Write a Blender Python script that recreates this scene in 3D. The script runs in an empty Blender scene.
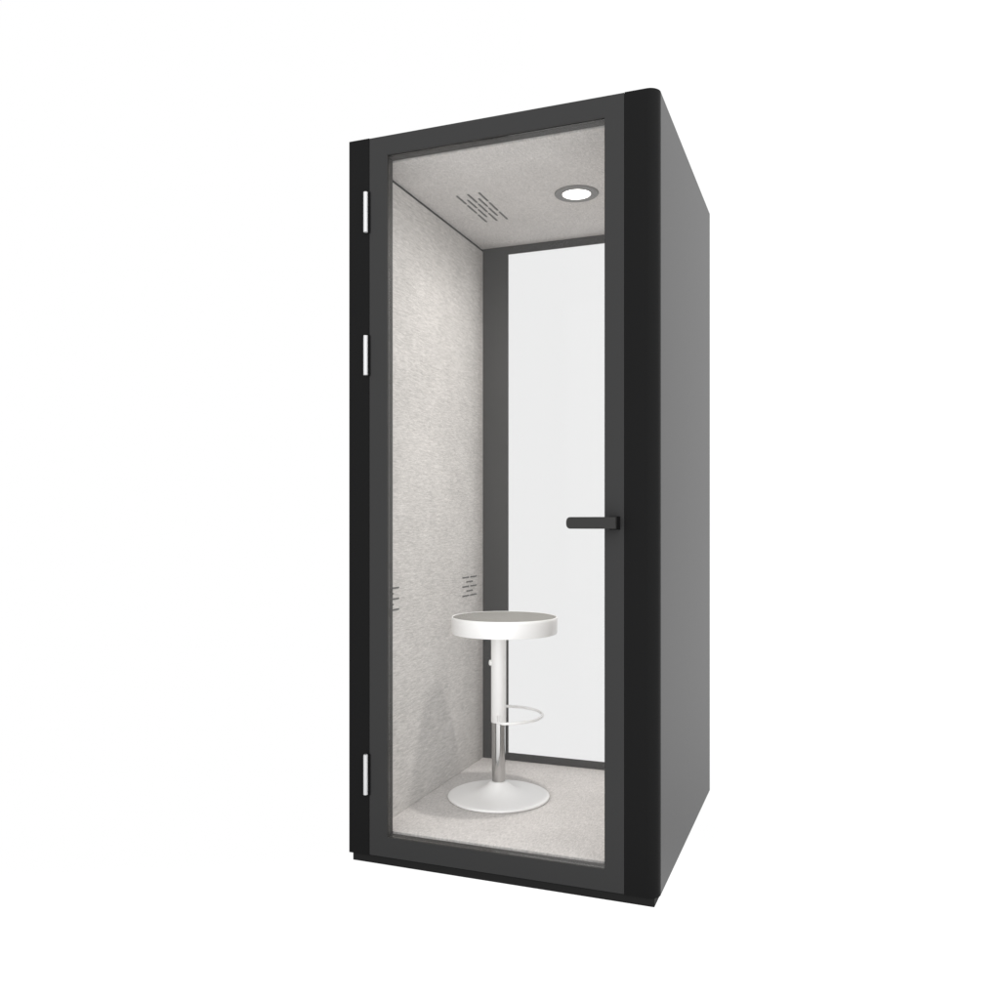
import bpy, bmesh, math
from mathutils import Vector, Matrix

sc = bpy.context.scene
col = sc.collection
R = math.radians
PI = math.pi
Z0 = 0.024            # height of the plinth under the booth body
W, D, H = 0.982, 1.061, 2.25

# ------------------------------------------------------------------ materials
def newmat(name):
    m = bpy.data.materials.new(name); m.use_nodes = True
    nt = m.node_tree; nt.nodes.clear()
    out = nt.nodes.new('ShaderNodeOutputMaterial')
    return m, nt, out

def paint(name, c, rough=0.5, spec=0.2, metal=0.0, grain=0.04, gscale=400.0, bump=0.0, coat=0.0):
    m, nt, out = newmat(name)
    p = nt.nodes.new('ShaderNodeBsdfPrincipled')
    tc = nt.nodes.new('ShaderNodeTexCoord')
    n = nt.nodes.new('ShaderNodeTexNoise'); n.inputs['Scale'].default_value = gscale
    n.inputs['Detail'].default_value = 3
    n2 = nt.nodes.new('ShaderNodeTexNoise'); n2.inputs['Scale'].default_value = 2.2
    n2.inputs['Detail'].default_value = 4
    nt.links.new(tc.outputs['Object'], n.inputs['Vector'])
    nt.links.new(tc.outputs['Object'], n2.inputs['Vector'])
    ad = nt.nodes.new('ShaderNodeMath'); ad.operation = 'ADD'
    nt.links.new(n.outputs['Fac'], ad.inputs[0]); nt.links.new(n2.outputs['Fac'], ad.inputs[1])
    mr = nt.nodes.new('ShaderNodeMapRange')
    mr.inputs['From Min'].default_value = 0.6; mr.inputs['From Max'].default_value = 1.4
    mr.inputs['To Min'].default_value = 1 - grain; mr.inputs['To Max'].default_value = 1 + grain
    nt.links.new(ad.outputs[0], mr.inputs['Value'])
    vm = nt.nodes.new('ShaderNodeVectorMath'); vm.operation = 'SCALE'
    vm.inputs[0].default_value = c
    nt.links.new(mr.outputs[0], vm.inputs['Scale'])
    nt.links.new(vm.outputs[0], p.inputs['Base Color'])
    p.inputs['Roughness'].default_value = rough
    p.inputs['Specular IOR Level'].default_value = spec
    p.inputs['Metallic'].default_value = metal
    p.inputs['Coat Weight'].default_value = coat
    if bump:
        b = nt.nodes.new('ShaderNodeBump'); b.inputs['Strength'].default_value = bump
        b.inputs['Distance'].default_value = 0.001
        nt.links.new(n.outputs['Fac'], b.inputs['Height']); nt.links.new(b.outputs[0], p.inputs['Normal'])
    nt.links.new(p.outputs[0], out.inputs['Surface'])
    return m

def fabric(name, c, s1, s2, contrast=0.16, bump=0.5, wt=0.6):
    """felted cloth: two stretched noises, fibres lying along one axis"""
    m, nt, out = newmat(name)
    p = nt.nodes.new('ShaderNodeBsdfPrincipled')
    tc = nt.nodes.new('ShaderNodeTexCoord')
    def layer(sc3, detail, dist):
        mp = nt.nodes.new('ShaderNodeMapping'); mp.inputs['Scale'].default_value = sc3
        n = nt.nodes.new('ShaderNodeTexNoise'); n.inputs['Scale'].default_value = 1.0
        n.inputs['Detail'].default_value = detail; n.inputs['Distortion'].default_value = dist
        nt.links.new(tc.outputs['Object'], mp.inputs['Vector']); nt.links.new(mp.outputs[0], n.inputs['Vector'])
        return n
    a = layer(s1, 4, 0.6); b = layer(s2, 3, 0.3); cl = layer((7, 7, 7), 3, 0)
    def mix2(x, y, fx, fy):
        m1 = nt.nodes.new('ShaderNodeMath'); m1.operation = 'MULTIPLY'; m1.inputs[1].default_value = fx
        m2 = nt.nodes.new('ShaderNodeMath'); m2.operation = 'MULTIPLY_ADD'; m2.inputs[1].default_value = fy
        nt.links.new(x, m1.inputs[0]); nt.links.new(y, m2.inputs[0]); nt.links.new(m1.outputs[0], m2.inputs[2])
        return m2.outputs[0]
    h = mix2(a.outputs['Fac'], b.outputs['Fac'], wt, 1 - wt)
    h2 = mix2(h, cl.outputs['Fac'], 0.85, 0.15)
    mr = nt.nodes.new('ShaderNodeMapRange')
    mr.inputs['From Min'].default_value = 0.36; mr.inputs['From Max'].default_value = 0.64
    mr.inputs['To Min'].default_value = 1 - contrast; mr.inputs['To Max'].default_value = 1 + contrast * 0.7
    nt.links.new(h2, mr.inputs['Value'])
    vm = nt.nodes.new('ShaderNodeVectorMath'); vm.operation = 'SCALE'; vm.inputs[0].default_value = c
    nt.links.new(mr.outputs[0], vm.inputs['Scale'])
    nt.links.new(vm.outputs[0], p.inputs['Base Color'])
    p.inputs['Roughness'].default_value = 0.95; p.inputs['Specular IOR Level'].default_value = 0.1
    p.inputs['Sheen Weight'].default_value = 0.08
    bp = nt.nodes.new('ShaderNodeBump'); bp.inputs['Strength'].default_value = bump
    bp.inputs['Distance'].default_value = 0.0015
    nt.links.new(h, bp.inputs['Height']); nt.links.new(bp.outputs[0], p.inputs['Normal'])
    nt.links.new(p.outputs[0], out.inputs['Surface'])
    return m

def glass(name, tint, base_refl=0.018):
    m, nt, out = newmat(name)
    tr = nt.nodes.new('ShaderNodeBsdfTransparent'); tr.inputs['Color'].default_value = (*tint, 1)
    gl = nt.nodes.new('ShaderNodeBsdfGlossy'); gl.inputs['Roughness'].default_value = 0.02
    gl.inputs['Color'].default_value = (1, 1, 1, 1)
    lw = nt.nodes.new('ShaderNodeLayerWeight'); lw.inputs['Blend'].default_value = 0.5
    pw = nt.nodes.new('ShaderNodeMath'); pw.operation = 'POWER'; pw.inputs[1].default_value = 5
    ma = nt.nodes.new('ShaderNodeMath'); ma.operation = 'MULTIPLY_ADD'
    ma.inputs[1].default_value = 0.9; ma.inputs[2].default_value = base_refl
    mx = nt.nodes.new('ShaderNodeMixShader')
    nt.links.new(lw.outputs['Facing'], pw.inputs[0]); nt.links.new(pw.outputs[0], ma.inputs[0])
    nt.links.new(ma.outputs[0], mx.inputs[0]); nt.links.new(tr.outputs[0], mx.inputs[1]); nt.links.new(gl.outputs[0], mx.inputs[2])
    nt.links.new(mx.outputs[0], out.inputs['Surface'])
    return m

def emit(name, c, s):
    m, nt, out = newmat(name)
    e = nt.nodes.new('ShaderNodeEmission'); e.inputs['Color'].default_value = (*c, 1); e.inputs['Strength'].default_value = s
    nt.links.new(e.outputs[0], out.inputs['Surface'])
    return m

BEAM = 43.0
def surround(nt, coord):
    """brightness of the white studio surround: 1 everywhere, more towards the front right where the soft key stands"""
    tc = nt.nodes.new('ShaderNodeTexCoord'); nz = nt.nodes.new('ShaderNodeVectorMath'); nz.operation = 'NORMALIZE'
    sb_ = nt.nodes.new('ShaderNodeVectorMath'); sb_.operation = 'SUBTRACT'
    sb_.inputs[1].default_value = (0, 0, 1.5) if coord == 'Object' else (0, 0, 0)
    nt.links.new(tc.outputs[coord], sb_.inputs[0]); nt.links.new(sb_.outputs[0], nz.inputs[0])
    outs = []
    for d, f0, t1 in (((0.50, -0.85, 0.22), -0.1, FRONT_FILL - 1.0), ((0.9, 0.42, 0.18), 0.15, RIGHT_FILL)):
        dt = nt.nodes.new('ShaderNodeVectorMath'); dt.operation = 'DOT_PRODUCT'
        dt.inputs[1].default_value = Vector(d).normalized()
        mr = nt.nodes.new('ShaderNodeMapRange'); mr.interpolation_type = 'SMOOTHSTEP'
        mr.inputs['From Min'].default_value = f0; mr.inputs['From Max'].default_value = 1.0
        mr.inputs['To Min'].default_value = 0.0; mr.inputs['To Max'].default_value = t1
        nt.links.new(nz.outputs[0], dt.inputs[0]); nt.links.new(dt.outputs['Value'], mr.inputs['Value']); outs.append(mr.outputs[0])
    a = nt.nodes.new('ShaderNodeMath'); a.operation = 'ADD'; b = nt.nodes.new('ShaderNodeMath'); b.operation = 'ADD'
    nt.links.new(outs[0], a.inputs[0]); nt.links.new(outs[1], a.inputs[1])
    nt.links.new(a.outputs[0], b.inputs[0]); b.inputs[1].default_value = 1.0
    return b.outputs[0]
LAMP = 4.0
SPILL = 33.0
FRONT_FILL = 2.3  # peak of the front-right lobe added to the surround to fill the interior
RIGHT_FILL = 0.4  # extra right-rear lobe added to the surround, no lamp stands there
M_door  = paint('grey_door_paint', (0.0205, 0.0205, 0.0207), 0.55, 0.15, grain=0.03)
M_black = paint('black_post_paint', (0.0048, 0.0048, 0.0049), 0.5, 0.06, grain=0.04)
M_plinth= paint('plinth_paint', (0.0095, 0.0095, 0.0095), 0.6, 0.06)
M_side  = paint('side_panel_grey', (0.035, 0.035, 0.0352), 0.36, 0.065, grain=0.02, gscale=250, bump=0.03)
M_rear  = paint('rear_frame_grey', (0.053, 0.052, 0.0515), 0.5, 0.3, grain=0.03)
M_jamb  = paint('door_inner_grey', (0.038, 0.036, 0.034), 0.5, 0.3, grain=0.03)
M_gask  = paint('rubber_gasket', (0.04, 0.04, 0.039), 0.7, 0.1)
M_trim  = paint('corner_trim_dark', (0.045, 0.045, 0.045), 0.6, 0.2)
M_slot  = paint('vent_slot_dark', (0.165, 0.165, 0.16), 0.8, 0.1)
M_hinge = paint('satin_hinge_metal', (0.46, 0.46, 0.465), 0.45, 0.4, metal=0.3, grain=0.03)
M_strip  = paint('hinge_leaf_black', (0.004, 0.004, 0.004), 0.7, 0.05)
M_handle= paint('handle_dark_paint', (0.0078, 0.0075, 0.007), 0.45, 0.3, grain=0.05)
M_rose  = paint('handle_side_black', (0.004, 0.004, 0.004), 0.6, 0.05)
M_ring  = paint('downlight_ring_grey', (0.19, 0.187, 0.183), 0.5, 0.3)
M_white = paint('white_powder_coat', (0.965, 0.963, 0.961), 0.32, 0.7, grain=0.01)
M_chrome= paint('chrome_tube', (0.56, 0.555, 0.55), 0.12, 0.5, metal=1.0, grain=0.01)
M_seat  = fabric('seat_pad_cloth', (0.235, 0.231, 0.217), (90, 260, 90), (300, 300, 300), 0.10, 0.3)
M_wall  = fabric('felt_wall_cloth', (0.56, 0.543, 0.526), (120, 34, 310), (300, 330, 90), 0.28, 0.25, 0.72)
M_ceil  = fabric('felt_ceiling_cloth', (0.60, 0.580, 0.566), (260, 85, 60), (70, 360, 180), 0.25, 0.25)
M_floor = fabric('carpet_floor', (0.61, 0.588, 0.574), (260, 60, 60), (75, 380, 160), 0.27, 0.35, 0.6)
M_glass = glass('clear_glass', (0.957, 0.957, 0.955), 0.010)
M_rglass = glass('rear_window_glass', (0.945, 0.946, 0.948), 0.003)
M_lens  = emit('lit_lens', (1.0, 0.975, 0.945), LAMP)
M_ground= emit('white_floor', (1, 1, 1), 1.0)  # floor glows by itself, so no contact shadow shows
M_ground.node_tree.links.new(surround(M_ground.node_tree, 'Object'), M_ground.node_tree.nodes['Emission'].inputs['Strength'])  # its glow follows the added fill lobes of the surround

# ------------------------------------------------------------------ helpers
def link(name, bm, mat, parent=None, smooth=False, loc=None):
    bmesh.ops.recalc_face_normals(bm, faces=bm.faces)
    me = bpy.data.meshes.new(name); bm.to_mesh(me); bm.free()
    for m in (mat if isinstance(mat, (list, tuple)) else [mat]): me.materials.append(m)
    if smooth:
        for p in me.polygons: p.use_smooth = True
        try: me.set_sharp_from_angle(angle=R(40))
        except Exception: pass
    o = bpy.data.objects.new(name, me); col.objects.link(o)
    if parent: o.parent = parent
    if loc: o.location = loc
    return o

def box(bm, u0, u1, v0, v1, z0, z1, bev=0.0, mi=0):
    r = bmesh.ops.create_cube(bm, size=1)
    vs = r['verts']
    for v in vs:
        v.co = Vector((u0 if v.co.x < 0 else u1, v0 if v.co.y < 0 else v1, (z0 if v.co.z < 0 else z1) + Z0))
    fs = set(f for v in vs for f in v.link_faces)
    for f in fs: f.material_index = mi
    if bev:
        es = list(set(e for v in vs for e in v.link_edges))
        bmesh.ops.bevel(bm, geom=es, offset=bev, segments=2, affect='EDGES', profile=0.5)

def prism(bm, pts, z0, z1, mi=0):
    lo = [bm.verts.new((x, y, z0 + Z0)) for x, y in pts]
    hi = [bm.verts.new((x, y, z1 + Z0)) for x, y in pts]
    n = len(pts)
    fs = [bm.faces.new(lo[::-1]), bm.faces.new(hi)]
    for i in range(n): fs.append(bm.faces.new((lo[i], lo[(i+1) % n], hi[(i+1) % n], hi[i])))
    for f in fs: f.material_index = mi

def rect_ring(bm, u0, u1, z0, z1, iu0, iu1, iz0, iz1, v0, v1):
    """rectangular frame in the u-z plane, one welded solid"""
    O = [(u0, z0), (u1, z0), (u1, z1), (u0, z1)]; I = [(iu0, iz0), (iu1, iz0), (iu1, iz1), (iu0, iz1)]
    V = {}
    for k, L in (('o', O), ('i', I)):
        for s, v in ((0, v0), (1, v1)):
            V[k, s] = [bm.verts.new((x, v, z + Z0)) for x, z in L]
    edges = []
    for i in range(4):
        j = (i + 1) % 4
        bm.faces.new((V['o', 0][i], V['o', 0][j], V['i', 0][j], V['i', 0][i]))
        bm.faces.new((V['o', 1][j], V['o', 1][i], V['i', 1][i], V['i', 1][j]))
        bm.faces.new((V['o', 0][j], V['o', 0][i], V['o', 1][i], V['o', 1][j]))
        bm.faces.new((V['i', 0][i], V['i', 0][j], V['i', 1][j], V['i', 1][i]))

def lathe(bm, prof, cx, cy, seg=96, cap=True):
    rings = []
    for r, z in prof:
        if r <= 1e-6: rings.append([bm.verts.new((cx, cy, z))])
        else: rings.append([bm.verts.new((cx + r*math.cos(2*PI*i/seg), cy + r*math.sin(2*PI*i/seg), z)) for i in range(seg)])
    for a, b in zip(rings, rings[1:]):
        for i in range(seg):
            j = (i + 1) % seg
            if len(a) == 1 and len(b) == 1: continue
            if len(a) == 1: bm.faces.new((a[0], b[i], b[j]))
            elif len(b) == 1: bm.faces.new((a[i], b[0], a[j]))
            else: bm.faces.new((a[i], b[i], b[j], a[j]))

def sweep(bm, pts, r, seg=16):
    pts = [Vector(p) for p in pts]; n = len(pts); up = Vector((0, 0, 1)); rings = []
    for i, p in enumerate(pts):
        t = (pts[min(i+1, n-1)] - pts[max(i-1, 0)]).normalized()
        x = t.cross(up).normalized(); y = x.cross(t)
        rings.append([bm.verts.new(p + r*(x*math.cos(2*PI*k/seg) + y*math.sin(2*PI*k/seg))) for k in range(seg)])
    for a, b in zip(rings, rings[1:]):
        for k in range(seg): bm.faces.new((a[k], a[(k+1) % seg], b[(k+1) % seg], b[k]))
    bm.faces.new(rings[0][::-1]); bm.faces.new(rings[-1])

def capsule_slot(bm, c, along, across, normal, L, w, h):
    """flat stadium-shaped slot, length L along, width w across, h proud of the cloth"""
    c, a, b, n = map(Vector, (c, along, across, normal)); pts = []
    for s, st in ((1, -90), (-1, 90)):
        for k in range(7):
            t = R(st + 30*k)
            pts.append(a*(s*(L/2 - w/2)) + a*(w/2*math.cos(t)) + b*(w/2*math.sin(t)))
    lo = [bm.verts.new(c + p) for p in pts]; hi = [bm.verts.new(c + p + n*h) for p in pts]
    bm.faces.new(lo); bm.faces.new(hi[::-1]); m = len(pts)
    for i in range(m): bm.faces.new((lo[i], hi[i], hi[(i+1) % m], lo[(i+1) % m]))

def empty(name, loc):
    o = bpy.data.objects.new(name, None); col.objects.link(o); o.location = loc
    o.empty_display_size = 0.2
    return o

B = bmesh.new

# ------------------------------------------------------------------ ground
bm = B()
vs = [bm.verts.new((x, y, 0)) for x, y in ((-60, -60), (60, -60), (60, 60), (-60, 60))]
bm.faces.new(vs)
g = link('ground', bm, M_ground, loc=(0.49, 0.53, 0)); g['kind'] = 'structure'  # added plane that glows white under the booth

# ------------------------------------------------------------------ booth
booth = empty('phone_booth', (0, 0, 0))
booth['label'] = 'tall dark grey soundproof phone booth with a glass door, grey felt lining and lit ceiling'
booth['category'] = 'phone booth'

bm = B(); box(bm, 0.0125, 0.9700, 0.004, D - 0.012, -Z0, -0.0005, 0.001); link('plinth', bm, M_plinth, booth)

# posts either side of the door, outer vertical edge rounded
def post(side):
    r = 0.034 if side > 0 else 0.002; fl = 0.0002
    P = []
    for k in range(1, 12):
        t = PI + (PI/2)*k/12
        P.append((r + r*math.cos(t), r + r*math.sin(t)))
    P += [(r, 0.0), (0.0728 - fl, 0.0), (0.0728, fl), (0.0728, 0.058), (0.036, 0.058), (0.036, 0.0345), (0.0, 0.0345)]
    if side > 0:
        s = (W - 0.8868 - 0.001) / 0.0728
        P2 = []
        for x, y in P:
            xx = x if x <= 0.0365 else (x - 0.0728) + (W - 0.8866)
            P2.append((W - xx, y))
        P = P2[::-1]
    bm = B(); prism(bm, P, 0.0, H)
    o = link('front_post', bm, M_black, booth, smooth=True)
    return o
post(-1); post(1)

# outer skin
for u0, u1 in ((0.0, 0.040), (W - 0.040, W)):
    bm = B(); box(bm, u0, u1, 0.0350, D, 0.0, H, 0.0006); link('side_panel', bm, M_side, booth)
bm = B(); box(bm, 0.0405, W - 0.0405, 0.060, D - 0.0005, 2.205, H - 0.0005, 0.0008); link('roof', bm, M_black, booth)
bm = B(); box(bm, 0.0405, W - 0.0405, 0.0585, D - 0.0005, 0.0005, 0.045); link('floor_slab', bm, M_plinth, booth)

# rear frame and window
IU0, IU1, IZ0, IZ1, VB = 0.0634, 0.9186, 0.0617, 2.1878, 0.970
bm = B(); rect_ring(bm, 0.0410, W - 0.0410, 0.046, 2.2045, 0.1751, W - 0.1751, 0.0922, 2.1555, VB, VB + 0.007)
rect_ring(bm, 0.0410, W - 0.0410, 0.046, 2.2045, 0.120, W - 0.120, 0.060, 2.185, VB + 0.0158, D - 0.002)
link('rear_frame', bm, M_rear, booth)
bm = B(); box(bm, 0.1200, W - 0.1200, VB + 0.0075, VB + 0.0150, 0.0602, 2.1850); link('rear_window', bm, M_rglass, booth)

# linings
bm = B(); box(bm, 0.0405, IU0, 0.0590, VB - 0.0005, 0.0622, IZ1 - 0.0105, 0.001); link('wall_lining', bm, M_wall, booth)
bm = B(); box(bm, IU1, W - 0.0405, 0.0590, VB - 0.0005, 0.0622, IZ1 - 0.0105, 0.001); link('wall_lining', bm, M_wall, booth)
bm = B(); box(bm, 0.0412, W - 0.0412, 0.0600, VB - 0.0008, IZ1, 2.2045); link('ceiling_lining', bm, M_ceil, booth)
bm = B(); box(bm, 0.0412, W - 0.0412, 0.0600, VB - 0.0008, 0.0455, IZ0); link('carpet', bm, M_floor, booth)
for u0, u1 in ((0.0420, IU0 - 0.003), (IU1 + 0.003, W - 0.0420)):
    bm = B(); box(bm, u0, u1, 0.0610, VB - 0.0015, IZ1 - 0.0103, IZ1 - 0.0002); link('corner_trim', bm, M_trim, booth)

# air vents: ceiling (five rows of slots running front to back) and two low on each wall
bm = B(); us = [0.202, 0.223, 0.244, 0.265, 0.286]
for i, u in enumerate(us):
    n = 3 if i % 2 == 0 else 2
    for k in range(n):
        c = 0.5255 + (k - (n-1)/2) * 0.0985
        capsule_slot(bm, (u, c, IZ1 + Z0 - 0.0001), (0, 1, 0), (1, 0, 0), (0, 0, -1), 0.085, 0.0075, 0.0012)
link('air_vent', bm, M_slot, booth)
for un, u in ((1, IU0 + 0.0001), (-1, IU1 - 0.0001)):
    for vc in (0.826, 0.146):
        bm = B()
        for i in range(5):
            z = 0.7890 + (2 - i) * 0.0182
            n = 2 if i % 2 == 0 else 1
            for k in range(n):
                c = vc + (k - (n-1)/2) * 0.078
                capsule_slot(bm, (u, c, z + Z0), (0, 1, 0), (0, 0, 1), (un, 0, 0), 0.066, 0.0058, 0.0012)
        link('air_vent', bm, M_slot, booth)

# ceiling downlight
LU, LV = 0.600, 0.514
bm = B(); zc = IZ1 + Z0
lathe(bm, [(0.0500, zc), (0.0490, zc - 0.0035), (0.0505, zc - 0.0055), (0.0740, zc - 0.0045), (0.0765, zc - 0.002), (0.0765, zc), (0.0500, zc)], LU, LV)
dl = link('downlight', bm, M_ring, booth, smooth=True)
bm = B(); lathe(bm, [(0.0, zc - 0.0035), (0.0485, zc - 0.0035), (0.0485, zc - 0.0005), (0.0, zc - 0.0005)], LU, LV)
link('lens', bm, M_lens, dl, smooth=True)

# door
bm = B(); rect_ring(bm, 0.0738, 0.8856, 0.0015, H - 0.001, 0.1353, 0.8300, 0.0622, 2.1900, 0.0, 0.008)
rect_ring(bm, 0.0738, 0.8856, 0.0015, H - 0.001, 0.1280, 0.8308, 0.0560, 2.1912, 0.0083, 0.050)
bmesh.ops.bevel(bm, geom=[e for e in bm.edges], offset=0.0005, segments=1, affect='EDGES')
door = link('door', bm, M_door, booth)
bm = B(); rect_ring(bm, 0.1354, 0.8299, 0.0623, 2.1899, 0.1362, 0.8290, 0.0632, 2.1890, 0.0008, 0.0055)
link('gasket', bm, M_gask, door)
bm = B(); box(bm, 0.1390, 0.8292, 0.0058, 0.0118, 0.0652, 2.1872); 
link('glass_pane', bm, M_glass, door)
bm = B(); rect_ring(bm, 0.1281, 0.8307, 0.0561, 2.1911, 0.1312, 0.8285, 0.0600, 2.1878, 0.0125, 0.0460)
link('glazing_bead', bm, M_jamb, door)

# lever handle: neck block plus flat lever with a rounded free end
bm = B()
zl, zh = 1.0262, 1.0592; vf, vt = -0.050, -0.037
pts = []
ru = 0.0115
for (cu, cz, st) in ((0.7312 + ru, zh - ru, 90), (0.7312 + ru, zl + ru, 180)):
    for k in range(7):
        t = R(st + 15*k); pts.append((cu + ru*math.cos(t), cz + ru*math.sin(t)))
pts += [(0.8735, zl), (0.8735, zh)]
lo = [bm.verts.new((x, vf, z + Z0)) for x, z in pts]; hi = [bm.verts.new((x, vt, z + Z0)) for x, z in pts]
bm.faces.new(lo); bm.faces.new(hi[::-1])
for i in range(len(pts)): bm.faces.new((lo[i], hi[i], hi[(i+1) % len(pts)], lo[(i+1) % len(pts)]))
bmesh.ops.bevel(bm, geom=[e for e in bm.edges if abs(e.verts[0].co.y - e.verts[1].co.y) < 1e-6 and e.verts[0].co.y < vf + 1e-5], offset=0.0012, segments=2, affect='EDGES')
hd = link('door_handle', bm, M_handle, door)
bm = B(); box(bm, 0.846, 0.8738, -0.0368, -0.0045, 1.0258, 1.0588, 0.0008); link('handle_neck', bm, M_rose, hd)
bm = B(); box(bm, 0.844, 0.8745, -0.0042, -0.0002, 1.0235, 1.0610, 0.0008); link('handle_rose', bm, M_rose, hd)

# three hinges: bright barrel with a thin black strip along its right
for zb, zt in ((1.954, 2.080), (1.5062, 1.6303), (0.1909, 0.3166)):
    bm = B(); r = 0.0069; z0 = zb + Z0; z1 = zt + Z0
    lathe(bm, [(0, z0), (r*0.9, z0), (r, z0 + 0.0008), (r, z1 - 0.0008), (r*0.9, z1), (0, z1)], 0.0640, -0.0070, 32)
    h = link('hinge', bm, M_hinge, door, smooth=True)
    bm = B(); box(bm, 0.0690, 0.0775, -0.0030, -0.0004, zb - 0.002, zt + 0.001, 0.0004); link('hinge_leaf', bm, M_strip, h)

# ------------------------------------------------------------------ stool
SU, SV = 0.314, 0.503
FZ = IZ0 + Z0 + 0.0008
cdir = Vector((0.360, -0.933, 0)); rdir = Vector((0.933, 0.360, 0))
stool = empty('bar_stool', (SU, SV, FZ))
stool['label'] = 'white bar stool with round grey seat pad and chrome pole, inside the booth'
stool['category'] = 'bar stool'
f = 0.0   # stool parts are modelled from its own base upward
bz = -(IZ0)   # body height to stool height
def slink(name, bm, m, parent=stool, smooth=True): return link(name, bm, m, parent, smooth)

bm = B()
prof = [(0.0, 0.0), (0.176, 0.0), (0.1805, 0.0015), (0.182, 0.005), (0.1805, 0.0085), (0.176, 0.0105)]
for k in range(1, 21):
    t = k/20; r = 0.176 + (0.031 - 0.176)*t
    prof.append((r, 0.0105 + 0.010*t + 0.036*t**4.2))
prof += [(0.029, 0.0585), (0.0, 0.0585)]
lathe(bm, prof, 0, 0, 128); slink('base', bm, M_white)
bm = B(); lathe(bm, [(0, 0.056), (0.0243, 0.056), (0.0243, 0.60), (0, 0.60)], 0, 0, 64); slink('pole', bm, M_chrome)
sb = 0.330 + bz
bm = B(); lathe(bm, [(0.0248, sb), (0.0262, sb), (0.0270, sb + 0.001), (0.0270, 0.596), (0.0248, 0.596), (0.0248, sb)], 0, 0, 64)
slv = slink('sleeve', bm, M_white)
st = 0.708 + bz; off = rdir * 0.021
bm = B()
lathe(bm, [(0, st - 0.060), (0.183, st - 0.060), (0.1870, st - 0.0590), (0.1885, st - 0.056), (0.1892, st - 0.010), (0.1890, st - 0.002),
           (0.1880, st), (0.1862, st), (0.1852, st - 0.003), (0.1848, st - 0.006), (0, st - 0.006)], off.x, off.y, 160)
seat = slink('seat', bm, M_white)
bm = B()
lathe(bm, [(0.1846, st - 0.0055), (0.1842, st - 0.0025), (0.1815, st - 0.0008), (0.15, st + 0.0002), (0, st + 0.0005)], off.x, off.y, 160)
slink('seat_pad', bm, M_seat, seat)
# foot ring: a D of tube out to one side, its two straight ends held by a collar
rz = 0.356 + bz
pts = [cdir*0.022, cdir*0.10]
pts += [cdir*0.132 + rdir*0.002]
N = 40
for k in range(1, N):
    t = PI*k/N
    pts.append(cdir*(0.145*math.cos(t)) + rdir*(0.157*math.sin(t)**0.9))
pts += [cdir*-0.132 + rdir*0.002, cdir*-0.10, cdir*-0.022]
bm = B(); sweep(bm, [p + Vector((0, 0, rz)) for p in pts], 0.0050); slink('footrest', bm, M_white)
# adjusting knob on the sleeve
kz = 0.542 + bz
bm = B(); lathe(bm, [(0, 0), (0.0085, 0), (0.0105, 0.003), (0.0105, 0.007), (0.0075, 0.010), (0, 0.011)], 0, 0, 32)
q = Vector((0, 0, 1)).rotation_difference(-rdir).to_matrix().to_4x4()
bmesh.ops.transform(bm, matrix=Matrix.Translation(-rdir*0.0245 + Vector((0, 0, kz))) @ q, verts=bm.verts)
slink('knob', bm, M_white, slv)

# ------------------------------------------------------------------ light: white studio surround with added fill lobes
w = bpy.data.worlds.new('World'); sc.world = w; w.use_nodes = True
bg = w.node_tree.nodes['Background']; bg.inputs['Color'].default_value = (1, 1, 1, 1)
w.node_tree.links.new(surround(w.node_tree, 'Generated'), bg.inputs['Strength'])

# the lit downlight: a soft beam out of the lens
ld = bpy.data.lights.new('downlight_beam', 'SPOT'); ld.energy = BEAM; ld.color = (1.0, 0.965, 0.93)
ld.spot_size = R(84); ld.spot_blend = 1.0; ld.shadow_soft_size = 0.05
ls = bpy.data.lights.new('downlight_spill', 'SPOT'); ls.energy = SPILL; ls.color = (1.0, 0.97, 0.94)
ls.spot_size = R(178); ls.spot_blend = 1.0; ls.shadow_soft_size = 0.05
so_ = bpy.data.objects.new('downlight_spill', ls); col.objects.link(so_); so_.parent = dl
so_.location = (LU, LV, IZ1 + Z0 - 0.012)
lo_ = bpy.data.objects.new('downlight_beam', ld); col.objects.link(lo_); lo_.parent = dl
lo_.location = (LU, LV, IZ1 + Z0 - 0.010)

# ------------------------------------------------------------------ camera
cd = bpy.data.cameras.new('camera'); cam = bpy.data.objects.new('camera', cd); col.objects.link(cam)
cam.location = (1.43453, -2.39687, 1.04102 + Z0)
cam.rotation_euler = (R(90), 0, R(21.0368))
cd.sensor_fit = 'HORIZONTAL'; cd.sensor_width = 36; cd.lens = 36*0.86843; cd.shift_y = 0.0235
cd.clip_start = 0.05; cd.clip_end = 200
sc.camera = cam

sc.view_settings.view_transform = 'Standard'; sc.view_settings.look = 'None'
sc.view_settings.exposure = 0; sc.view_settings.gamma = 1
sc.cycles.use_denoising = True
sc.cycles.max_bounces = 16; sc.cycles.transparent_max_bounces = 16; sc.cycles.diffuse_bounces = 8
sc.cycles.caustics_reflective = False
